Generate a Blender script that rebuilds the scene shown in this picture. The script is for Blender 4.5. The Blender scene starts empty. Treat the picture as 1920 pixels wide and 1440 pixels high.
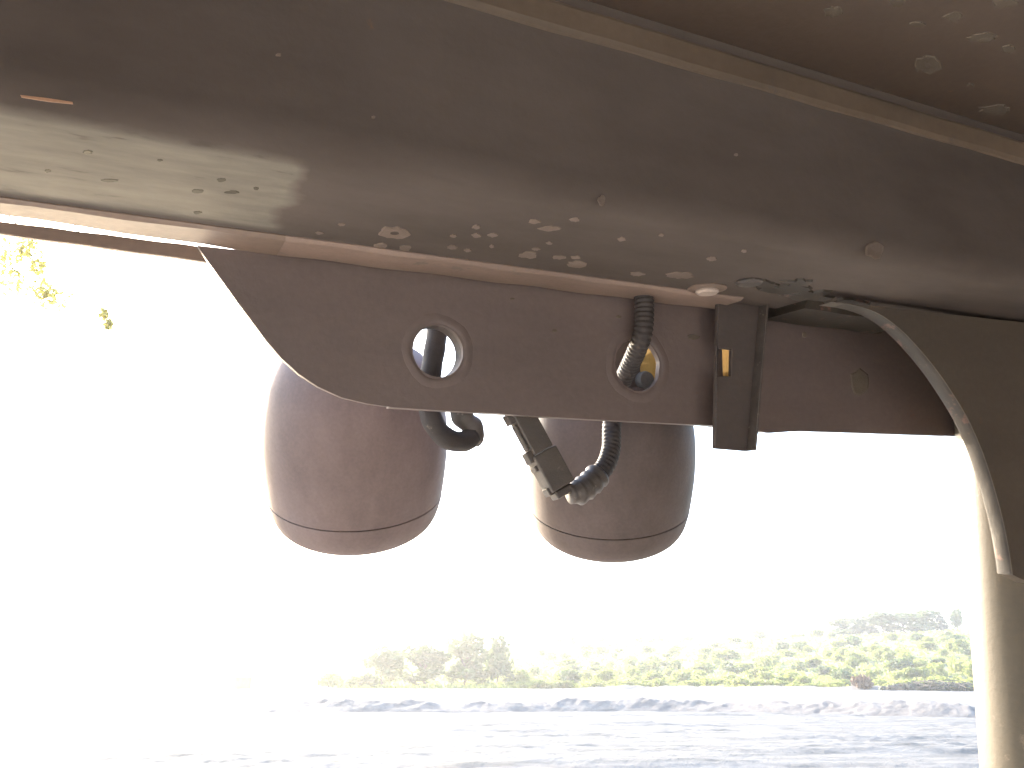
import bpy, bmesh, math, random
import numpy as np
from mathutils import Vector, Matrix

random.seed(7)
rng = np.random.default_rng(7)
scene = bpy.context.scene
col = scene.collection

# ------------------------------------------------------------------ camera
FPX = 1450.0                      # focal length in pixels of a 1920 px wide frame
PITCH = math.radians(21.0)
H = 2.4
cam_d = bpy.data.cameras.new('camera')
cam = bpy.data.objects.new('camera', cam_d)
col.objects.link(cam)
cam.location = (0, 0, H)
cam.rotation_euler = (math.radians(90) + PITCH, 0, 0)
cam_d.sensor_width = 36.0
cam_d.lens = 36.0 * FPX / 1920.0
cam_d.clip_start = 0.02
cam_d.clip_end = 9000
scene.camera = cam

# ------------------------------------------------------------------ world, sun, exposure
SUN_AZ = math.radians(-40.0)      # measured from +Y towards +X
SUN_EL = math.radians(19.0)
world = bpy.data.worlds.new('World')
scene.world = world
world.use_nodes = True
wn = world.node_tree.nodes
wl = world.node_tree.links
wn.clear()
sky = wn.new('ShaderNodeTexSky')
sky.sky_type = 'NISHITA'
sky.sun_disc = False
sky.sun_elevation = SUN_EL
sky.sun_rotation = SUN_AZ
sky.air_density = 1.0
sky.dust_density = 2.0
bg = wn.new('ShaderNodeBackground')
bg.inputs['Strength'].default_value = 0.15
wo = wn.new('ShaderNodeOutputWorld')
wl.new(sky.outputs[0], bg.inputs[0])
wl.new(bg.outputs[0], wo.inputs[0])

sun_d = bpy.data.lights.new('sun', 'SUN')
sun_d.energy = 2.2
sun_d.angle = math.radians(0.5)
sun_d.color = (1.0, 0.90, 0.76)
sun = bpy.data.objects.new('sun', sun_d)
col.objects.link(sun)
sdir = Vector((math.sin(SUN_AZ) * math.cos(SUN_EL), math.cos(SUN_AZ) * math.cos(SUN_EL), math.sin(SUN_EL)))
sun.location = sdir * 50
sun.rotation_euler = sdir.to_track_quat('Z', 'Y').to_euler()

vs = scene.view_settings
vs.view_transform = 'Standard'
vs.look = 'None'
vs.gamma = 1.0
vs.exposure = 3.3
vs.use_curve_mapping = False
scene.cycles.use_denoising = True
scene.cycles.max_bounces = 6
scene.cycles.volume_bounces = 0
scene.cycles.sample_clamp_indirect = 6.0

# ------------------------------------------------------------------ frames
cp, sp = math.cos(PITCH), math.sin(PITCH)
def c2w(c):                       # camera axes (right, up, forward) -> world direction
    return Vector((c[0], c[2] * cp - c[1] * sp, c[2] * sp + c[1] * cp))
CU = Vector((2.16, -0.14, 1.0)).normalized()
CW = Vector((0.0, 1.0, 0.135)); CW = (CW - CU * CW.dot(CU)).normalized()
CV = CW.cross(CU)
if CV.z < 0: CV = -CV
UW, VW, WW = c2w(CU), c2w(CV), c2w(CW)        # the machine's right, forward, up axes in the world
ROT = Matrix((UW, VW, WW)).transposed()
CAMP = Vector((0, 0, H))
def L(p):                         # machine coordinates (metres from the eye) -> world
    return CAMP + ROT @ Vector(p)
def at(x, y, v):                  # machine coordinates of a sight line where it meets the upright sheet v
    r = Vector(((x - 960) / FPX, -(y - 720) / FPX, 1.0))
    l = Vector((r.dot(CU), r.dot(CV), r.dot(CW)))
    return l * (v / l.y)
def atw(x, y, w):                 # the same on the level sheet w
    r = Vector(((x - 960) / FPX, -(y - 720) / FPX, 1.0))
    l = Vector((r.dot(CU), r.dot(CV), r.dot(CW)))
    return l * (w / l.z)
def atz(x, y, z):                 # the same at camera depth z
    r = Vector(((x - 960) / FPX, -(y - 720) / FPX, 1.0))
    return Vector((r.dot(CU), r.dot(CV), r.dot(CW))) * z
def azd(x):                       # photo column -> azimuth (near the horizon)
    return math.atan2((x - 960) / FPX, cp + sp * (1280 - 720) / FPX)
def wray(x, y):
    return c2w(((x - 960) / FPX, -(y - 720) / FPX, 1.0))
def at_dist(x, y, d):             # world point d metres out (horizontal) along a sight line
    r = wray(x, y)
    return CAMP + r * (d / math.hypot(r.x, r.y))

# ------------------------------------------------------------------ materials
def nmat(name):
    m = bpy.data.materials.new(name)
    m.use_nodes = True
    nt = m.node_tree
    b = nt.nodes['Principled BSDF']
    return m, nt, b
def ramp(nt, fac, stops):
    r = nt.nodes.new('ShaderNodeValToRGB')
    el = r.color_ramp.elements
    while len(el) > 1: el.remove(el[-1])
    el[0].position = stops[0][0]; el[0].color = (*stops[0][1], 1)
    for p, c in stops[1:]:
        e = el.new(p); e.color = (*c, 1)
    nt.links.new(fac, r.inputs[0])
    return r.outputs[0]
def noise(nt, scale, detail=5, rough=0.6, vec=None, stretch=None):
    n = nt.nodes.new('ShaderNodeTexNoise')
    n.inputs['Scale'].default_value = scale
    n.inputs['Detail'].default_value = detail
    n.inputs['Roughness'].default_value = rough
    if vec is None:
        tc = nt.nodes.new('ShaderNodeTexCoord'); vec = tc.outputs['Object']
    if stretch:
        mp = nt.nodes.new('ShaderNodeMapping'); mp.inputs['Scale'].default_value = stretch
        nt.links.new(vec, mp.inputs[0]); vec = mp.outputs[0]
    nt.links.new(vec, n.inputs['Vector'])
    return n.outputs['Fac']
def mixc(nt, fac, a, b):
    mx = nt.nodes.new('ShaderNodeMix'); mx.data_type = 'RGBA'
    if hasattr(fac, 'is_output'): nt.links.new(fac, mx.inputs['Factor'])
    else: mx.inputs['Factor'].default_value = fac
    for s, i in ((a, 'A'), (b, 'B')):
        sock = [q for q in mx.inputs if q.name == i and q.type == 'RGBA'][0]
        if hasattr(s, 'is_output'): nt.links.new(s, sock)
        else: sock.default_value = (*s, 1)
    return [q for q in mx.outputs if q.type == 'RGBA'][0]
def bump(nt, b, h, strength=0.3, dist=0.01):
    bp = nt.nodes.new('ShaderNodeBump')
    bp.inputs['Strength'].default_value = strength
    bp.inputs['Distance'].default_value = dist
    nt.links.new(h, bp.inputs['Height'])
    nt.links.new(bp.outputs[0], b.inputs['Normal'])

def steel(name, dark, light, rust=(0.16, 0.075, 0.04), rust_amt=0.62, scale=9, rough=0.55, stretch=(0.35, 1, 1)):
    m, nt, b = nmat(name)
    n1 = noise(nt, scale, 6, 0.62, stretch=stretch)
    base = ramp(nt, n1, [(0.32, dark), (0.68, light)])
    n2 = noise(nt, scale * 2.3, 8, 0.7)
    msk = ramp(nt, n2, [(rust_amt, (0, 0, 0)), (rust_amt + 0.06, (1, 1, 1))])
    bw = nt.nodes.new('ShaderNodeRGBToBW'); nt.links.new(msk, bw.inputs[0])
    c = mixc(nt, bw.outputs[0], base, rust)
    n3 = noise(nt, scale * 14, 3, 0.6)
    dust = ramp(nt, n3, [(0.35, (0.93, 0.93, 0.93)), (0.7, (1.05, 1.04, 1.03))])
    mu = nt.nodes.new('ShaderNodeMix'); mu.data_type = 'RGBA'; mu.blend_type = 'MULTIPLY'
    mu.inputs['Factor'].default_value = 1
    cs = [q for q in mu.inputs if q.type == 'RGBA']
    nt.links.new(c, cs[0]); nt.links.new(dust, cs[1])
    nt.links.new([q for q in mu.outputs if q.type == 'RGBA'][0], b.inputs['Base Color'])
    b.inputs['Roughness'].default_value = rough
    bump(nt, b, n3, 0.15, 0.002)
    return m

M = {}
M['inner'] = steel('cab_paint_inner', (0.129, 0.092, 0.070), (0.184, 0.131, 0.101), rust_amt=0.74)
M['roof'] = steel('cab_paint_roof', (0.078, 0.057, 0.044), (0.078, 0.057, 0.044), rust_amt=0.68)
M['plate'] = steel('lamp_plate_paint', (0.091, 0.069, 0.063), (0.129, 0.097, 0.087), rust_amt=0.67)
M['lip'] = steel('worn_lip', (0.165, 0.118, 0.095), (0.235, 0.170, 0.138), rust=(0.15, 0.12, 0.10), rust_amt=0.60, scale=14)
M['rib'] = steel('worn_rib', (0.088, 0.066, 0.048), (0.167, 0.123, 0.088), rust=(0.07, 0.06, 0.055), rust_amt=0.60, scale=6)
M['bracket'] = steel('bracket_paint', (0.058, 0.045, 0.041), (0.073, 0.059, 0.052), rust_amt=0.70)
M['post'] = steel('post_paint', (0.046, 0.036, 0.021), (0.070, 0.054, 0.033), rust=(0.12, 0.09, 0.06), rust_amt=0.64, scale=11, stretch=(1, 1, 0.3), rough=0.5)
M['gusset'] = steel('gusset_paint', (0.064, 0.051, 0.040), (0.087, 0.070, 0.053), rust_amt=0.66)
M['gusset_edge'] = steel('worn_edge', (0.019, 0.015, 0.011), (0.032, 0.025, 0.018), rust=(0.10, 0.055, 0.04), rust_amt=0.56, scale=16, stretch=(1, 1, 1))
M['yellow'] = steel('yellow_paint', (0.20, 0.115, 0.03), (0.26, 0.155, 0.045), rust=(0.10, 0.06, 0.03), rust_amt=0.66, scale=20)
M['yellow'].node_tree.nodes['Principled BSDF'].inputs['Specular IOR Level'].default_value = 0.05
M['yellow'].node_tree.nodes['Principled BSDF'].inputs['Roughness'].default_value = 0.9
M['fleck'] = steel('dried_mud', (0.118, 0.092, 0.075), (0.175, 0.139, 0.118), rust_amt=0.9, scale=40)
M['fleck'].node_tree.nodes['Principled BSDF'].inputs['Specular IOR Level'].default_value = 0.05
M['fleck_dim'] = steel('thin_mud', (0.095, 0.080, 0.064), (0.127, 0.108, 0.089), rust_amt=0.9, scale=40)
M['fleck_dim'].node_tree.nodes['Principled BSDF'].inputs['Specular IOR Level'].default_value = 0.05
M['nick'] = steel('bared_primer', (0.052, 0.046, 0.034), (0.070, 0.064, 0.050), rust_amt=0.8, scale=40)
M['nick'].node_tree.nodes['Principled BSDF'].inputs['Specular IOR Level'].default_value = 0.05
M['scratch'] = steel('sunlit_scratch_orange', (0.280, 0.154, 0.084), (0.350, 0.203, 0.119), rust_amt=0.8, scale=40)  # scratch on the beam, its sunlit glint put into the orange colour
M['bolt'] = steel('bolt_zinc', (0.336, 0.272, 0.232), (0.440, 0.368, 0.320), rust_amt=0.8, scale=40)
M['loom'] = steel('black_conduit', (0.038, 0.032, 0.031), (0.057, 0.050, 0.047), rust=(0.13, 0.11, 0.09), rust_amt=0.66, scale=30, rough=0.6)
M['loom'].node_tree.nodes['Principled BSDF'].inputs['Specular IOR Level'].default_value = 0.2
M['plug'] = steel('connector_plastic', (0.059, 0.051, 0.046), (0.095, 0.079, 0.067), rust=(0.17, 0.14, 0.11), rust_amt=0.62, scale=40, rough=0.5)
M['tape'] = steel('tape_wrap', (0.050, 0.042, 0.038), (0.084, 0.070, 0.062), rust=(0.2, 0.17, 0.14), rust_amt=0.62, scale=40, rough=0.5)
M['spacer'] = steel('grey_spacer', (0.096, 0.100, 0.104), (0.128, 0.132, 0.136), rust_amt=0.8, scale=30)
M['spacer'].node_tree.nodes['Principled BSDF'].inputs['Specular IOR Level'].default_value = 0.05
M['spacer'].node_tree.nodes['Principled BSDF'].inputs['Roughness'].default_value = 0.9
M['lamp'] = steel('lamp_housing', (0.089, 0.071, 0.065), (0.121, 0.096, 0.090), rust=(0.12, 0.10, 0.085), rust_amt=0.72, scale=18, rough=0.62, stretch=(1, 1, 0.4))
M['lamp_veiled'] = steel('veiled_lamp_housing', (0.142, 0.111, 0.106), (0.193, 0.151, 0.146), rust=(0.12, 0.10, 0.085), rust_amt=0.72, scale=18, rough=0.62, stretch=(1, 1, 0.4))  # lighter copy of the lamp paint, glare veil put into its colour
M['lamp_veiled'].node_tree.nodes['Principled BSDF'].inputs['Specular IOR Level'].default_value = 0.12
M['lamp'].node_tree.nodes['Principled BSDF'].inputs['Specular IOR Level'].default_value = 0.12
M['bezel'] = steel('lamp_bezel', (0.101, 0.076, 0.060), (0.136, 0.104, 0.084), rust=(0.17, 0.14, 0.12), rust_amt=0.74, scale=18, rough=0.62)
M['bezel'].node_tree.nodes['Principled BSDF'].inputs['Specular IOR Level'].default_value = 0.12

# beam: dark paint on the right, a paler patch with nicks on the left
def beam_mat():
    m, nt, b = nmat('beam_paint')
    tc = nt.nodes.new('ShaderNodeTexCoord')
    sep = nt.nodes.new('ShaderNodeSeparateXYZ'); nt.links.new(tc.outputs['Object'], sep.inputs[0])
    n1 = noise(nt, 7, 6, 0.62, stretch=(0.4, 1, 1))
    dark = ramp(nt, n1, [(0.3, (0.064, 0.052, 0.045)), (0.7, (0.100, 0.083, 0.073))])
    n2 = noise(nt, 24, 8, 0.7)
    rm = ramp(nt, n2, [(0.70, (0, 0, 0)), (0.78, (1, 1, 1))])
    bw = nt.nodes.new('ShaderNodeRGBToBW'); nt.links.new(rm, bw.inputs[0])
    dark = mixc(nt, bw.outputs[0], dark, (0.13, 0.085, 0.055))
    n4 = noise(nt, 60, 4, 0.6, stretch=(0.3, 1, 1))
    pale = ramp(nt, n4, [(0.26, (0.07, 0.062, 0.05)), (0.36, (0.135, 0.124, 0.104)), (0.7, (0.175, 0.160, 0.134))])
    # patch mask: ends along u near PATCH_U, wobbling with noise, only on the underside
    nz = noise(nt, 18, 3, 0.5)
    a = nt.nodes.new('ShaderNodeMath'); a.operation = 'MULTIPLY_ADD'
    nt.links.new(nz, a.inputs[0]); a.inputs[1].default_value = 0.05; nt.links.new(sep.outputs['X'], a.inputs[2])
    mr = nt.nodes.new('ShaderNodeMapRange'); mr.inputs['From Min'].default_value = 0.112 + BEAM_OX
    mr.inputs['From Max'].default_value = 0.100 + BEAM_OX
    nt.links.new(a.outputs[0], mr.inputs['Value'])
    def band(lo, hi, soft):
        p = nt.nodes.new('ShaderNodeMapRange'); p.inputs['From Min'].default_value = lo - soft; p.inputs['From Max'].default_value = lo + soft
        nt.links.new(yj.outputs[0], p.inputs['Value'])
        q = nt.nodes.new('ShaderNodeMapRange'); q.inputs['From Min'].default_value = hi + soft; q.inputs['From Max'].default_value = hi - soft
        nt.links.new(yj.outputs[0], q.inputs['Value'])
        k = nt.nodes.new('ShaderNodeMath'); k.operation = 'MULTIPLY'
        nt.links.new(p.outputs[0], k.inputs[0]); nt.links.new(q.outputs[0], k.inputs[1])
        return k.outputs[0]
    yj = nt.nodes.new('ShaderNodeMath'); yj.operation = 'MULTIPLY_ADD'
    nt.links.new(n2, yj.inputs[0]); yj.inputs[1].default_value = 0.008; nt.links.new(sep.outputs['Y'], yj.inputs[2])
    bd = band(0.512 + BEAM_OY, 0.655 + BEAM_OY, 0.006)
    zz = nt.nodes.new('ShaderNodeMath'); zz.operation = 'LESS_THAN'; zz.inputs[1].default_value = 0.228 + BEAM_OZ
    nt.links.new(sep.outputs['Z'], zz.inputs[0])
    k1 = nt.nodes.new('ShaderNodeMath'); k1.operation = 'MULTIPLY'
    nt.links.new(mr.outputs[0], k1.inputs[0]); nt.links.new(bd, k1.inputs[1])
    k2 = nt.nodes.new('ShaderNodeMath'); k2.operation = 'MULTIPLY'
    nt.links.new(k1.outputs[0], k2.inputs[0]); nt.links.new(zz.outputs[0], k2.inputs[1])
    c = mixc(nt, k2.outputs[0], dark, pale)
    nt.links.new(c, b.inputs['Base Color'])
    b.inputs['Roughness'].default_value = 0.85
    b.inputs['Specular IOR Level'].default_value = 0.12
    n5 = noise(nt, 120, 3, 0.6)
    bump(nt, b, n5, 0.15, 0.002)
    return m

# ------------------------------------------------------------------ mesh helpers
def new_obj(name, verts, faces, mat, smooth=False):
    me = bpy.data.meshes.new(name)
    me.from_pydata([tuple(v) for v in verts], [], faces)
    me.validate()
    bm = bmesh.new(); bm.from_mesh(me)
    bmesh.ops.recalc_face_normals(bm, faces=bm.faces); bm.to_mesh(me); bm.free()
    if mat: me.materials.append(mat)
    if smooth:
        for p in me.polygons: p.use_smooth = True
    o = bpy.data.objects.new(name, me)
    col.objects.link(o)
    return o
def tag(o, label=None, cat=None, group=None, kind=None):
    if label: o['label'] = label
    if cat: o['category'] = cat
    if group: o['group'] = group
    if kind: o['kind'] = kind
    return o
class Thing:
    """a top-level Empty standing in machine axes at 'origin' (machine coordinates)"""
    def __init__(self, name, origin, label, cat, group=None):
        self.o = Vector(origin)
        self.e = bpy.data.objects.new(name, None)
        self.e.empty_display_size = 0.05
        col.objects.link(self.e)
        m = ROT.to_4x4(); m.translation = L(origin)
        self.e.matrix_world = m
        tag(self.e, label, cat, group)
    def part(self, name, verts, faces, mat, parent=None, smooth=False, label=None, bevel=0, kind=None, seg=2):
        ob = new_obj(name, [Vector(v) - self.o for v in verts], faces, mat, smooth)
        ob.parent = parent or self.e
        if label: ob['label'] = label
        if kind: ob['kind'] = kind
        if bevel:
            bv = ob.modifiers.new('bevel', 'BEVEL'); bv.width = bevel; bv.segments = seg
            bv.limit_method = 'ANGLE'; bv.angle_limit = math.radians(35)
            for p in ob.data.polygons: p.use_smooth = True
            wnm = ob.modifiers.new('wn', 'WEIGHTED_NORMAL'); wnm.keep_sharp = True
        return ob

def box(u0, u1, v0, v1, w0, w1):
    vs_ = [(u, v, w) for u in (u0, u1) for v in (v0, v1) for w in (w0, w1)]
    f = [(0, 1, 3, 2), (4, 6, 7, 5), (0, 4, 5, 1), (2, 3, 7, 6), (0, 2, 6, 4), (1, 5, 7, 3)]
    return vs_, f
def prism_u(profile, us):         # profile of (v, w) swept along u through stations us (closed ends)
    n = len(profile); vs_ = []; f = []
    for u in us: vs_ += [(u, v, w) for v, w in profile]
    for i in range(len(us) - 1):
        for k in range(n):
            a = i * n + k; b_ = i * n + (k + 1) % n
            f.append((a, b_, b_ + n, a + n))
    f.append(tuple(range(n))); f.append(tuple((len(us) - 1) * n + k for k in range(n)))
    return vs_, f
def tube(path, rad, seg=14, cap=True):
    """path: list of Vector, rad: list of radii"""
    vs_ = []; f = []
    t0 = (path[1] - path[0]).normalized()
    nrm = t0.orthogonal().normalized()
    for i, p in enumerate(path):
        t = (path[min(i + 1, len(path) - 1)] - path[max(i - 1, 0)]).normalized()
        nrm = (nrm - t * nrm.dot(t)).normalized()
        bn = t.cross(nrm)
        for k in range(seg):
            a = 2 * math.pi * k / seg
            vs_.append(p + (nrm * math.cos(a) + bn * math.sin(a)) * rad[i])
    for i in range(len(path) - 1):
        for k in range(seg):
            a = i * seg + k; b_ = i * seg + (k + 1) % seg
            f.append((a, b_, b_ + seg, a + seg))
    if cap:
        f.append(tuple(range(seg))); f.append(tuple((len(path) - 1) * seg + k for k in range(seg)))
    return vs_, f
def spline(pts, step):
    pts = [Vector(p) for p in pts]
    P = [pts[0] * 2 - pts[1]] + pts + [pts[-1] * 2 - pts[-2]]
    out = []
    for i in range(1, len(P) - 2):
        p0, p1, p2, p3 = P[i - 1:i + 3]
        n = max(2, int((p2 - p1).length / step))
        for k in range(n):
            t = k / n
            out.append(0.5 * ((2 * p1) + (p2 - p0) * t + (2 * p0 - 5 * p1 + 4 * p2 - p3) * t * t + (3 * p1 - p0 - 3 * p2 + p3) * t ** 3))
    out.append(pts[-1])
    return out
def sheet(outline, holes, v0, v1):
    """flat plate in the u-w sheet between v0 and v1 with round or other holes"""
    bm = bmesh.new()
    edges = []
    for loop in [outline] + holes:
        vv = [bm.verts.new((p[0], v0, p[1])) for p in loop]
        for i in range(len(vv)): edges.append(bm.edges.new((vv[i], vv[(i + 1) % len(vv)])))
    bmesh.ops.triangle_fill(bm, use_beauty=True, use_dissolve=False, edges=edges)
    r = bmesh.ops.extrude_face_region(bm, geom=bm.faces[:])
    for g in r['geom']:
        if isinstance(g, bmesh.types.BMVert): g.co.y = v1
    bm.verts.index_update()
    vs_ = [v.co.copy() for v in bm.verts]
    f = [tuple(v.index for v in fc.verts) for fc in bm.faces]
    bm.free()
    return vs_, f
def circ(cu, cw, r, n=32, wob=0.0):
    return [(cu + r * (1 + wob * random.uniform(-1, 1)) * math.cos(2 * math.pi * k / n),
             cw + r * (1 + wob * random.uniform(-1, 1)) * math.sin(2 * math.pi * k / n)) for k in range(n)]

# ------------------------------------------------------------------ the canopy
WB = 0.2155                       # underside of the cross beam
UL, UR = -1.15, 1.16
POST_U, POST_V, POST_R = 1.052, 0.665, 0.062
base_w = -(H + 0.0) / WW.z
# point where the post's axis meets the ground
tz = L((POST_U, POST_V, 0)).z
post_base_w = -tz / WW.z
canopy = Thing('machine_canopy', (POST_U, POST_V, post_base_w),
               'dark steel cab canopy of a machine with cross beam, roof and right hand post overhead', 'canopy')
CO = canopy.o
BEAM_OX, BEAM_OY, BEAM_OZ = -CO.x, -CO.y, -CO.z
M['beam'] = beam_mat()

def wob_us(a, b_, n): return [a + (b_ - a) * i / n for i in range(n + 1)]
# cross beam: box section with rounded lower corners
prof = [(0.700, 0.40), (0.490, 0.40)]
for k in range(9):
    a = math.pi + math.pi / 2 * k / 8
    prof.append((0.514 + 0.024 * math.cos(a), WB + 0.024 + 0.024 * math.sin(a)))
for k in range(5):
    a = 1.5 * math.pi + math.pi / 2 * k / 4
    prof.append((0.688 + 0.012 * math.cos(a), WB + 0.012 + 0.012 * math.sin(a)))
v_, f_ = prism_u(prof, wob_us(UL, UR, 60))
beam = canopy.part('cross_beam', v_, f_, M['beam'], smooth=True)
es = beam.modifiers.new('es', 'EDGE_SPLIT'); es.split_angle = math.radians(40)

# roof skin over the operator and its edge rib along the beam
v_, f_ = prism_u([(0.495, 0.385), (0.495, 0.392), (-1.15, 0.392), (-1.15, 0.385)], wob_us(UL, UR, 12))
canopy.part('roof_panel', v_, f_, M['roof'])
ribp = [(0.4905, 0.3765), (0.4885, 0.3758), (0.4875, 0.373), (0.4872, 0.3555), (0.4885, 0.3510), (0.4905, 0.3495)]
v_, f_ = prism_u(ribp, wob_us(UL, UR, 90))
v_ = [(u, v - 0.0006 * math.sin(u * 31) * math.sin(u * 77 + 1), w + 0.0004 * math.sin(u * 43)) for u, v, w in v_]
canopy.part('seam_strip', v_, f_, M['rib'], label='worn tan seam where roof meets cross beam')
# unseen deck and side panel added to darken the right; rails edge the roof
canopy.part('added_shade_deck', *box(0.15, UR, -1.15, 0.60, -1.36, -1.31), M['roof'])
canopy.part('added_shade_panel', *box(UR + 0.003, UR + 0.03, -1.15, 0.60, -1.3, 0.38), M['roof'])
for u in (UL, UR - 0.05):
    canopy.part('side_rail', *box(u, u + 0.05, -1.15, 0.49, 0.30, 0.384), M['inner'], bevel=0.008)

# folded lip along the beam's lower front edge (two lengths, with the hanging bracket between them)
def lip(ua, ub, n, mat, v0=0.662, name='beam_lip', dz=0.0, label=None):
    vs_ = []; fs = []
    us = wob_us(ua, ub, n)
    for u in us:
        t = min(1, max(0, (0.07 - u) / 0.19))
        vf = 0.7165 - 0.0165 * t
        z0 = WB - 0.0035 - dz + 0.0006 * math.sin(u * 57)
        ring = [(v0, WB + 0.003), (v0, WB - 0.001), (v0 + 0.005, z0), (vf - 0.004, z0), (vf, z0 + 0.002), (vf, WB + 0.003)]
        vs_ += [(u, v, w) for v, w in ring]
    m_ = 6
    for i in range(len(us) - 1):
        for k in range(m_):
            a = i * m_ + k; b_ = i * m_ + (k + 1) % m_
            fs.append((a, b_, b_ + m_, a + m_))
    fs.append(tuple(range(m_))); fs.append(tuple((len(us) - 1) * m_ + k for k in range(m_)))
    return canopy.part(name, vs_, fs, mat, label=label)
lip(UL, 0.095, 40, M['inner'])
lip(0.0952, 0.598, 60, M['lip'], label='rust pink worn lip under the beam')
lip(0.672, 0.86, 24, M['gusset_edge'], v0=0.640, dz=0.006)

# thin front bar beyond the beam, a sliver of sky between the two
bl = at(0, 415, 0.744); br = at(460, 473, 0.744)
bl2 = at(0, 438, 0.744); br2 = at(390, 491, 0.744)
sl = (br.z - bl.z) / (br.x - bl.x); sl2 = (br2.z - bl2.z) / (br2.x - bl2.x)
us = wob_us(-1.1, 0.14, 60); vs_ = []; fs = []
for u in us:
    wt = bl.z + sl * (u - bl.x) + 0.0004 * math.sin(u * 120); wb = bl2.z + sl2 * (u - bl2.x) + 0.0003 * math.sin(u * 90 + 1)
    vs_ += [(u, 0.744, wb), (u, 0.750, wb), (u, 0.750, wt), (u, 0.744, wt)]
for i in range(len(us) - 1):
    for k in range(4):
        a = i * 4 + k; b_ = i * 4 + (k + 1) % 4
        fs.append((a, b_, b_ + 4, a + 4))
fs += [(0, 1, 2, 3), tuple((len(us) - 1) * 4 + k for k in range(4))]
canopy.part('front_bar', vs_, fs, M['inner'])

# lamp plate: thick sheet with two round cable holes and a slot
PV0, PV1 = 0.720, 0.727
out_px = [(370, 460), (390, 490), (445, 566), (500, 640), (528, 672), (560, 701), (596, 725), (640, 745), (690, 757), (740, 764), (815, 769), (890, 773),
          (1050, 783), (1200, 791), (1340, 798), (1410, 806), (1445, 812), (1500, 808), (1600, 811), (1800, 818)]
outl = [(p.x, p.z) for p in (at(x, y, PV0) for x, y in out_px)]
outl += [(1.06, outl[-1][1]), (1.06, 0.33), (0.16, 0.33), (0.085, 0.2148)]
h1 = at(822, 658, PV0); h2 = at(1196, 684, PV0)
R1, R2 = 0.0265, 0.0300
sa = at(1356, 715, PV0); sb = at(1400, 640, PV0)
slot = [(sa.x, sa.z), (sb.x, sa.z), (sb.x, sb.z), (sa.x, sb.z)]
hole2 = circ(h2.x, h2.z, R2, 36, 0.035)
v_, f_ = sheet(outl, [circ(h1.x, h1.z, R1, 36, 0.012), hole2, slot], PV0, PV1)
plate = canopy.part('lamp_plate', v_, f_, M['plate'], bevel=0.0022, seg=2,
                    label='dark hanging plate with two cable holes')
for hp, R in ((h1, R1), (h2, R2)):
    vs_ = []; fs = []; n = 40
    prof_r = [(1.06, -0.0006), (1.10, 0.0002), (1.20, 0.0004), (1.30, 0.0003), (1.46, -0.0006)]
    for k in range(n):
        a = 2 * math.pi * k / n
        for rr, hh in prof_r:
            r_ = R * rr * (1 + (0.02 * math.sin(5 * a + R * 900) + random.uniform(-.012, .012)) * (1 if rr > 1.05 else 0.6))
            vs_.append((hp.x + r_ * math.cos(a), PV0 - hh - 0.0004, hp.z + r_ * math.sin(a)))
    m_ = len(prof_r)
    for k in range(n):
        for j in range(m_ - 1):
            a = k * m_ + j; b_ = ((k + 1) % n) * m_ + j
            fs.append((a, b_, b_ + 1, a + 1))
    canopy.part('weld_ring', vs_, fs, M['plate'], parent=plate, smooth=True)

vs_ = []; fs = []; n = 40
ringp = [(R1, PV1 + 0.0002), (R1, PV1 + 0.015), (R1 + 0.004, PV1 + 0.015), (R1 + 0.004, PV1 + 0.0002)]
for k in range(n):
    a = 2 * math.pi * k / n
    vs_ += [(h1.x + r * math.cos(a), v, h1.z + r * math.sin(a)) for r, v in ringp]
for k in range(n):
    for j in range(4):
        fs.append((k * 4 + j, ((k + 1) % n) * 4 + j, ((k + 1) % n) * 4 + (j + 1) % 4, k * 4 + (j + 1) % 4))
canopy.part('hole_collar', vs_, fs, M['bracket'], parent=plate)
# folded return along the plate's lower edge
lo = [q for q in outl if q[1] < 0.080 and q[0] < 1.05]
vs_ = []; fs = []
for u, w in lo: vs_ += [(u, PV1 + 0.0005, w + 0.0012), (u, PV1 + 0.022, w + 0.0016), (u, PV1 + 0.022, w + 0.0056), (u, PV1 + 0.0005, w + 0.0056)]
for i in range(len(lo) - 1):
    for k in range(4):
        a = i * 4 + k; b_ = i * 4 + (k + 1) % 4
        fs.append((a, b_, b_ + 4, a + 4))
fs += [(0, 1, 2, 3), tuple((len(lo) - 1) * 4 + k for k in range(4))]
canopy.part('folded_edge', vs_, fs, M['plate'], parent=plate)

# hanging angle bracket in front of the plate
BV = 0.690
b_tl, b_tr = at(1347, 575, BV), at(1424, 566, BV)
b_bl, b_br = at(1341, 841, BV), at(1400, 846, BV)
def quad_prism(p4, dv):
    vs_ = [Vector(p) for p in p4] + [Vector(p) + Vector((0, dv, 0)) for p in p4]
    return vs_, [(0, 1, 2, 3), (7, 6, 5, 4), (0, 4, 5, 1), (1, 5, 6, 2), (2, 6, 7, 3), (3, 7, 4, 0)]
top_w = WB + 0.004
b_tl.z = b_tr.z = top_w
q0, q1 = at(1347, 704, BV), at(1371, 655, BV)
v_, f_ = sheet([(p.x, p.z) for p in (b_tl, b_tr, b_br, b_bl)], [[(q0.x, q0.z), (q1.x - 0.001, q0.z), (q1.x + 0.001, q1.z), (q0.x + 0.001, q1.z)]], BV, BV + 0.006)
brk = canopy.part('hanging_bracket', v_, f_, M['bracket'], bevel=0.0012, label='dark angle bracket hanging down past the plate')
fw = 0.0032
v_ = []
for p in (b_tr, b_br):
    z = p.z
    v_ += [(p.x + 0.0002, BV - 0.013, z + (0.0 if p is b_tr else 0.001)), (p.x + fw, BV - 0.013, z), (p.x + fw, BV + 0.006, z), (p.x + 0.0002, BV + 0.006, z)]
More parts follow.
